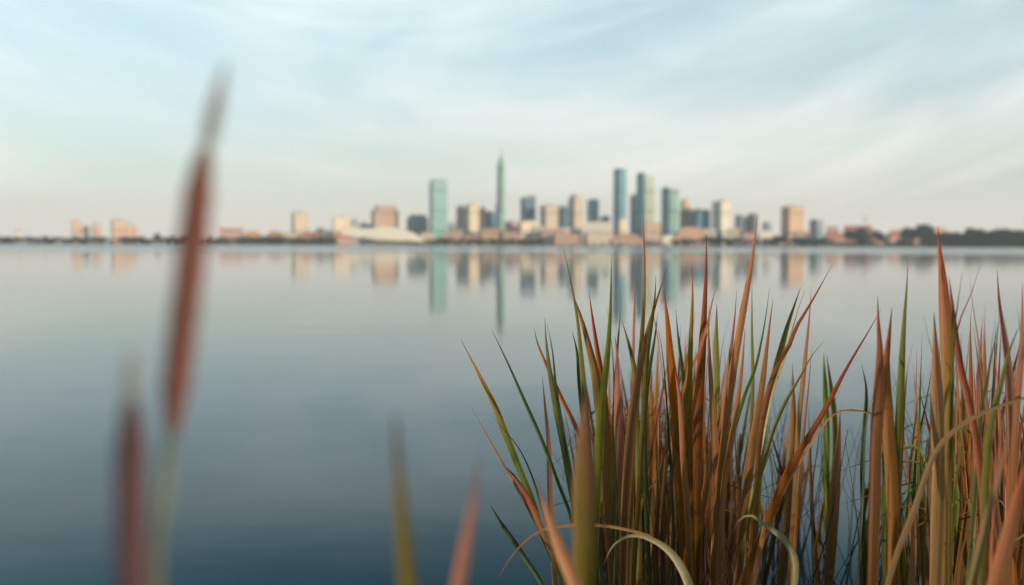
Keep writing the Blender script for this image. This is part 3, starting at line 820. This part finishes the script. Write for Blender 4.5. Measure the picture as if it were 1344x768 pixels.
S('orange blade with a yellow edge right of the broad dark red blade', 2.0, [
  ([(931, 400), (930, 440), (933, 500), (937, 560), (941, 640), (940, 768)], 12, 'orange', dict(taper=160))])
S('plain olive blade right of the broad dark red blade', 2.1, [([(941, 398), (940, 450), (941, 500), (943, 560), (946, 640), (948, 768)], 11, 'olive', dict(taper=70)),
  ([(957, 420), (950, 445), (945, 480), (943, 560)], 3, 'green')])
S('slim rust blade left of the tall leaning rust blade', 2.0, [([(967, 381), (964, 420), (958, 470), (952, 520), (947, 570), (943, 640), (938, 768)], 10, 'rust', dict(taper=170))])
S('tall leaning rust blade whose point reaches over the skyline right of centre', 1.97, [
  ([(994, 282), (990, 320), (984, 360), (977, 400), (970, 440), (962, 490), (955, 540), (948, 600), (940, 690), (936, 768)], 13, 'rust', dict(taper=150, yaw=.15)),
  ([(978, 430), (974, 480), (968, 530), (960, 580), (950, 640), (945, 768)], 12, 'orange', dict(taper=140))])
S('thin olive blade behind the tall leaning rust blade', 2.3, [([(987, 362), (987, 400), (987, 440), (988, 500), (984, 600)], 7, 'olive', dict(taper=140))])
# --- centre right
S('thin dark green blade sweeping left behind the orange blade', 2.0, [([(1010, 378), (1006, 410), (1000, 445), (991, 485), (980, 512), (965, 560), (950, 620), (942, 680)], 7, 'green', dict(taper=180))])
S('orange blade with a straw edge leaning right of centre', 1.95, [([(1015, 391), (1011, 420), (1006, 460), (1000, 510), (992, 560), (984, 610), (976, 680), (968, 768)], 16, 'orange', dict(taper=200))])
S('olive shoot of two leaves fanning up right', 2.08, [
  ([(1051, 377), (1043, 400), (1033, 430), (1025, 460), (1015, 500), (1008, 530), (1000, 580), (995, 640)], 11, 'olive', dict(taper=110)),
  ([(1057, 380), (1048, 405), (1038, 440), (1028, 475), (1016, 510), (1005, 560)], 5, 'straw', dict(taper=90))])
S('rust blade slanting up right, crossing the pink blade near its tip', 2.0, [([(1094, 345), (1080, 370), (1063, 400), (1045, 430), (1035, 455), (1020, 480), (1007, 520), (998, 570), (992, 640)], 9, 'rust', dict(taper=160))])
S('upright pink blade crossed by the slanting rust blade', 2.05, [([(1065, 377), (1062, 420), (1058, 460), (1053, 510), (1048, 560), (1045, 620), (1040, 700)], 10, 'rust', dict(taper=150)),
  ([(1066, 455), (1062, 500), (1056, 560), (1050, 640)], 6, 'pink')])
S('thin olive blade running diagonally down left with a dark tip', 1.95, [([(1082, 447), (1065, 468), (1050, 495), (1030, 530), (1015, 565), (1005, 600), (990, 650), (980, 700)], 6, 'olive', dict(taper=120))])
S('blurred orange brown blade with a short dark tip right of centre', 2.5, [([(1040, 478), (1041, 510), (1041, 560), (1038, 640), (1033, 700), (1025, 768)], 18, 'orange', dict(taper=150))])
S('blurred olive pair with blunt tips standing behind the long diagonal blade', 2.6, [
  ([(1081, 462), (1083, 500), (1085, 560), (1085, 620), (1087, 700)], 13, 'green', dict(taper=60)), ([(1085, 466), (1091, 510), (1096, 560), (1094, 640)], 8, 'olive', dict(taper=60))])
S('blurred brick blade with its tip just under the arching leaf', 2.5, [([(1103, 538), (1101, 580), (1096, 640), (1092, 700), (1087, 768)], 18, 'rust', dict(taper=130))])
S('long diagonal blade, red tipped and orange below, leaning far right out of the clump', 1.93, [
  ([(1157, 405), (1140, 435), (1122, 465), (1105, 495), (1087, 530), (1070, 560), (1050, 592), (1030, 630), (1010, 680), (992, 725), (975, 768)], 17, 'ro', dict(taper=330, yaw=.1, twist=.1)),
  ([(1222, 589), (1205, 575), (1180, 558), (1150, 545), (1125, 539), (1102, 540), (1086, 551), (1060, 590), (1034, 634), (1012, 682), (990, 740)], 8, 'tan', dict(taper=330, yaw=.6, twist=0, sag=0, dy=-.01))], root_px=920)
S('short bright pink leaf stub at the bottom centre beside the diagonal blade', 1.85, [([(1007, 655), (1003, 690), (996, 730), (988, 768)], 12, 'pink', dict(taper=90))])
S('pale straw leaf arching over to the right at the bottom centre', 1.8, [([(962, 702), (969, 684), (985, 676), (1003, 688), (1020, 700), (1035, 715), (1044, 740), (1043, 768), (1038, 810)], 12, 'straw', dict(taper=120, yaw=-.3, twist=2.2, sag=0))])
S('pale green leaf arching over at the bottom with a thin tan leaf drooping far left', 1.8, [
  ([(792, 742), (805, 716), (828, 703), (855, 708), (880, 725), (898, 752), (910, 785)], 15, 'straw', dict(taper=170, yaw=-.3, twist=1.8, sag=0)),
  ([(650, 768), (665, 740), (685, 715), (712, 696), (745, 690), (790, 690), (825, 696), (856, 706), (885, 735), (906, 785)], 5, 'tan', dict(taper=120, yaw=.2, twist=0, sag=0))])
# --- right cluster, nearer and softer
G2 = 'reed shoots at the right edge'
S('rust shoot of two leaves standing alone left of the tall greyish blade', 1.6, [
  ([(1152, 388), (1153, 425), (1155, 460), (1153, 520), (1150, 580), (1148, 660), (1145, 768)], 21, 'rust', dict(taper=160, yaw=.1)),
  ([(1171, 403), (1166, 450), (1163, 480), (1166, 560), (1171, 640), (1173, 768)], 20, 'rust', dict(taper=150, yaw=-.2))], group=G2)
S('tall greyish olive blade between the lone rust shoot and the right edge clump', 1.65, [([(1192, 342), (1190, 380), (1187, 420), (1184, 470), (1182, 520), (1178, 580), (1175, 640), (1174, 768)], 13, 'olive', dict(taper=170)),
  ([(1198, 453), (1192, 480), (1188, 520), (1184, 600)], 5, 'tan')], group=G2)
S('tallest shoot at the right edge, a rust leaf over a broad olive leaf', 1.6, [
  ([(1231, 297), (1233, 325), (1236, 350), (1240, 400), (1243, 450), (1243, 520), (1242, 600), (1240, 768)], 24, 'oliver', dict(taper=140, yaw=.1)),
  ([(1226, 410), (1228, 460), (1230, 530), (1232, 620), (1230, 700), (1228, 768)], 21, 'rust', dict(taper=120, yaw=-.2)),
  ([(1212, 413), (1218, 440), (1225, 470), (1230, 520)], 5, 'tan')], group=G2)
S('rust blade curving down right beside the tallest right edge shoot', 1.55, [
  ([(1245, 362), (1249, 390), (1253, 430), (1260, 480), (1270, 520), (1280, 570), (1287, 620), (1292, 700)], 12, 'rust', dict(taper=110)),
  ([(1263, 358), (1257, 400), (1253, 430), (1250, 500)], 6, 'green')], group=G2)
S('thin crossing rust and green pair right of the tallest right edge shoot', 1.65, [
  ([(1286, 349), (1275, 385), (1262, 415), (1254, 445), (1248, 500)], 6, 'rust'),
  ([(1273, 363), (1277, 400), (1283, 440), (1290, 490), (1298, 570)], 6, 'rust'), ([(1276, 400), (1272, 450), (1268, 490), (1262, 560)], 5, 'green')], group=G2)
S('pink tipped shoot with a dark green side leaf, second from the right edge', 1.6, [
  ([(1309, 355), (1312, 400), (1318, 440), (1325, 500), (1328, 600)], 9, 'rust', dict(taper=110)), ([(1313, 418), (1303, 460), (1297, 490), (1288, 540), (1282, 620)], 8, 'dark'),
  ([(1288, 430), (1284, 470), (1282, 520)], 5, 'pink')], group=G2)
S('brick red shoot cut by the right edge of the picture', 1.5, [
  ([(1342, 370), (1342, 420), (1341, 460), (1336, 520), (1330, 600), (1326, 700)], 15, 'rust', dict(taper=120)),
  ([(1338, 428), (1325, 460), (1315, 500), (1300, 560), (1293, 640), (1290, 730)], 13, 'olive', dict(taper=120))], group=G2)
S('long straw coloured leaf arching right across the right edge clump', 1.45, [
  ([(1420, 512), (1380, 516), (1344, 523), (1290, 542), (1255, 563), (1230, 590), (1215, 625), (1200, 670), (1180, 720), (1165, 768)], 12, 'tan', dict(taper=260, yaw=.3, twist=0, sag=0))], group=G2)
S('thin pink curled leaf low in the right edge clump', 1.5, [([(1296, 533), (1304, 556), (1307, 600), (1304, 680), (1300, 760)], 6, 'pink')], group=G2)
S('soft olive blade with a pink tip in front of the right edge clump', 1.12, [([(1322, 565), (1312, 620), (1301, 660), (1291, 700), (1275, 768)], 28, 'op', dict(taper=150))], group=G2)
S('soft orange brown blade at the bottom right corner', 1.12, [([(1356, 580), (1340, 640), (1328, 690), (1306, 768)], 28, 'orange', dict(taper=150))], group=G2)
S('thin dark green blade with a curled side leaf left of the lone rust shoot', 2.3, [
  ([(1131, 478), (1137, 510), (1135, 560), (1132, 600), (1133, 700)], 7, 'dark', dict(taper=80)),
  ([(1222, 497), (1185, 503), (1160, 514), (1143, 532), (1136, 565), (1134, 620)], 4, 'straw'),
  ([(1136, 575), (1142, 600), (1145, 625), (1141, 690)], 5, 'brown')], group=G2)
S('thin dark green blade left of the tallest right edge shoot', 2.1, [([(1226, 470), (1215, 530), (1205, 580), (1200, 640), (1199, 700)], 6, 'dark'), ([(1212, 490), (1202, 545), (1196, 600), (1190, 680)], 4, 'green')], group=G2)

# --- out of focus foreground blades
G3 = 'blurred blades close to the lens'
S('big soft olive blade with a blunt pink tip in front of the clump', .98, [([(768, 505), (768, 530), (767, 580), (767, 640), (767, 700), (765, 768)], 38, 'op', dict(taper=130, yaw=0, twist=0, sag=0, dy=0))], group=G3)
S('soft pink blade leaning left at the bottom left of the clump', .95, [([(704, 630), (720, 680), (735, 720), (755, 768)], 22, 'pink', dict(taper=110, yaw=.1, twist=0, sag=0))], group=G3)
S('very blurred mustard olive blade, left one of two short ones in open water', .48, [([(519, 545), (521, 590), (525, 650), (530, 710), (536, 768)], 30, 'mustard', dict(taper=230, yaw=0, twist=0, sag=0, blunt=.12))], group=G3)
S('very blurred salmon blade, right one of two short ones in open water', .56, [([(630, 600), (622, 650), (612, 710), (602, 768)], 23, 'pink', dict(taper=170, yaw=0, twist=0, sag=0))], group=G3)

# ------------------------------------------------------------------ cattails
def fuzz_mat(name, c1, c2, scale=900):
    m, nt = new_mat(name); b = NB(nt)
    tc = b.n('ShaderNodeTexCoord').outputs['Object']
    n1 = b.noise(tc, scale, 3.0, 0.7); n2 = b.noise(tc, 40, 3.0, 0.6)
    c = b.mix(b.mapr(b.math('MULTIPLY', b.math('ADD', n1, n2), .5), .3, .7), c1, c2)
    p = b.n('ShaderNodeBsdfPrincipled'); b.link(c, p.inputs['Base Color']); p.inputs['Roughness'].default_value = .9
    p.inputs['Sheen Weight'].default_value = .3
    bp = b.n('ShaderNodeBump'); bp.inputs['Strength'].default_value = .8; bp.inputs['Distance'].default_value = .0008
    b.link(n1, bp.inputs['Height']); b.link(bp.outputs[0], p.inputs['Normal'])
    o = b.n('ShaderNodeOutputMaterial'); b.link(p.outputs[0], o.inputs[0])
    return m
M_HEAD = fuzz_mat('cattail_brown', (.085, .027, .019), (.18, .055, .030))
M_HEAD2 = fuzz_mat('cattail_maroon', (.045, .017, .018), (.09, .032, .027))
M_SPIKE = fuzz_mat('cattail_spike_grey', (.15, .14, .13), (.24, .22, .20))
M_STEM = simple_mat('cattail_stem', (.11, .12, .085), var=.25, scale=40, rough=.5)

def cattail(label, Y, spike, head, stem, whead, wspike, wstem, hm):
    xb, yb = stem[-1]; base = Vector((at(xb, 768, Y).x + (stem[-1][0] - stem[-2][0]) / F * Y * 2.5, Y, 0))
    root = empty('cattail', base); tag(root, label, 'cattail', 'blurred cattails close to the lens')
    k = Y / F
    def conv(ps): return [at(x, y, Y) - base for x, y in ps]
    sp = conv(stem); sp = sp + [sp[-1].lerp(Vector((0, 0, -.03)), q) for q in (.3, .65, 1)]
    P, L = spline(sp, 20); m1 = MB(); m1.tube(P, [wstem * k / 2 * (1 + .3 * i / 20) for i in range(21)], 12); m1.build('stem', M_STEM, root, True)
    P, L = spline(conv(head), 28); m1 = MB()
    m1.tube(P, [whead * k / 2 * (.35 + .65 * min(1, (math.sin(PI * min(.5, max(.0, min(i, 28 - i) / 28 * 2.2))))) ** .8) * (1 + .05 * math.sin(i * 1.7)) for i in range(29)], 18)
    m1.build('seed_head', hm, root, True)
    P, L = spline(conv(spike), 24); m1 = MB()
    m1.tube(P, [wspike * k / 2 * (.25 + .75 * min(1, i / 12)) * (1 + .1 * math.sin(i * 2.3)) * (1 if i < 22 else .6) for i in range(25)], 12)
    m1.build('spike', M_SPIKE, root, True)
    return root
cattail('tall blurred cattail with a long red brown head and grey spike rising over the skyline', .40,
        [(297, 84), (290, 110), (281, 150), (271, 196)], [(270, 193), (262, 240), (252, 330), (240, 430), (231, 510), (226, 572)],
        [(226, 568), (219, 620), (210, 690), (203, 768)], 38, 20, 17, M_HEAD)
cattail('shorter darker blurred cattail at the lower left, its maroon head cut by the picture edge', .37,
        [(172, 458), (172, 480), (172, 505), (172, 530)], [(172, 525), (172, 560), (172, 640), (173, 720), (173, 800), (174, 880)],
        [(174, 870), (175, 950), (176, 1050)], 41, 18, 20, M_HEAD2)

# ------------------------------------------------------------------ filler shoots behind the traced ones
def proto_shoot(n, mats, spread, hgt):
    root = empty('reed_shoot', (0, 0, 0))
    for i in range(n):
        lean = rr.uniform(-spread, spread); ly = rr.uniform(-spread, spread) * .6; h = hgt * (1 if i == 0 else rr.uniform(.6, .95))
        cv_ = rr.uniform(-.08, .08)
        pts = [Vector((lean * h + cv_ * .3, ly * h, h)), Vector((lean * h * .78, ly * h * .8, h * .8)), Vector((lean * h * .5 - cv_ * .3, ly * h * .5, h * .52)), Vector((lean * h * .2 - cv_ * .2, ly * h * .2, h * .25)), Vector((.003 * i, .003 * i, -.03))]
        if i and rr.random() < .4:          # a snapped leaf hanging over
            kx = rr.choice((-1, 1)); top = pts[1]
            pts = [top + Vector((kx * rr.uniform(.10, .2), .02, -rr.uniform(.02, .2))), top + Vector((kx * rr.uniform(.05, .08), .01, -.005)), top + Vector((kx * .015, 0, .004))] + pts[2:]
        mb = blade_mesh(pts, rr.uniform(.007, .017), rr.uniform(.35, .6), rr, rr.uniform(-.8, .8))
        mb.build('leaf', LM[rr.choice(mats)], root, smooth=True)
    return root
mixes = [['rust', 'orange', 'brown'], ['orange', 'olive', 'rust'], ['olive', 'brown', 'orange'], ['brown', 'rust', 'brown'], ['oliver', 'brown'], ['rust', 'orange', 'olive'], ['green', 'brown', 'olive']]
PS = [proto_shoot(3, mixes[i % 7], (.10, .16, .07, .12, .2)[i % 5], 1.0) for i in range(14)]
pused = set()
def place(px, Y, ytop, label, group, red=False):
    k = rr.choice([q for q in range(len(PS)) if not red or q % 7 in (0, 3, 4, 5)]); o_ = PS[k]
    if k in pused: o_ = copy_tree(o_)
    pused.add(k)
    X_ = at(px, 500, Y).x; h = at(px, ytop, Y).z
    o_.location = (X_, Y, 0); o_.rotation_euler = (0, 0, rr.choice((0, PI)) + rr.uniform(-.5, .5)); o_.scale = (1, 1, max(.2, h))
    tag(o_, label, 'reed', group)
for i in range(66):
    px = rr.triangular(765, 1010, 880); q = abs(px - 880) / 130
    place(px, rr.uniform(2.12, 3.1), rr.uniform(395, 520) + q * 50, 'reed shoot packed in the dense middle of the clump, behind its front blades', 'reed shoots inside the dense clump')
for i in range(5):
    place(rr.uniform(1000, 1130), rr.uniform(2.5, 3.6), rr.uniform(500, 600), 'sparse reed shoot in the gap between the clump and the right edge', 'sparse reed shoots in the gap')
for i in range(6):
    place(rr.uniform(1135, 1215), rr.uniform(1.8, 3.0), rr.uniform(460, 600), 'reed shoot behind the lone rust shoot', 'reed shoots behind the lone rust shoot')
for i in range(104):
    place(rr.uniform(1222, 1420), rr.uniform(1.6, 3.0), rr.uniform(400, 540), 'reed shoot packed in the dense clump at the right edge', 'reed shoots inside the right edge clump', rr.random() < .75)

# fine dead stems and litter standing low in the water between the shoots
mb = MB()
def stemlet(x, y, h, lean, wd_):
    base = Vector((x, y, -.03)); tip = Vector((x + lean, y + rr.uniform(-.15, .15), h)); mid = base.lerp(tip, .55) + Vector((rr.uniform(-.03, .03), 0, rr.uniform(0, .05)))
    P, L = spline([tip, mid, base], 7)
    k = len(mb.v)
    for i, p_ in enumerate(P):
        w_ = wd_ * (.25 + .75 * i / 7)
        for q_ in ((-w_, 0, 0), (0, -w_, 0), (w_, 0, 0), (0, w_, 0)): mb.v.append((p_.x + q_[0], p_.y + q_[1], p_.z))
        if i:
            for j in range(4): mb.f.append((k + (i - 1) * 4 + j, k + (i - 1) * 4 + (j + 1) % 4, k + i * 4 + (j + 1) % 4, k + i * 4 + j))
for i in range(620):
    Y = rr.uniform(2.0, 3.4)
    z_ = rr.random()
    px = rr.triangular(780, 1030, 880) if z_ < .55 else (rr.uniform(1215, 1440) if z_ < .92 else rr.uniform(1000, 1220))
    stemlet(at(px, 500, Y).x, Y, rr.uniform(.2, .62), rr.gauss(0, .10), rr.uniform(.0012, .0035))
M_LIT = simple_mat('dead_stem', (.10, .06, .04), var=.45, scale=6, rough=.8)
tag(mb.build('dead_stems', M_LIT), 'tangle of thin dark dead stems standing in the water', 'litter', kind='stuff')

# ------------------------------------------------------------------ render settings
SC.render.engine = 'CYCLES'
SC.cycles.use_denoising = True
SC.cycles.denoiser = 'OPENIMAGEDENOISE'
SC.cycles.max_bounces = 8
SC.cycles.volume_bounces = 1
SC.cycles.diffuse_bounces = 3
SC.cycles.use_adaptive_sampling = False
SC.cycles.sample_clamp_indirect = 6
SC.view_settings.view_transform = 'Standard'
SC.view_settings.look = 'None'
SC.view_settings.exposure = 0.5
SC.view_settings.gamma = 1.0
SC.render.film_transparent = False
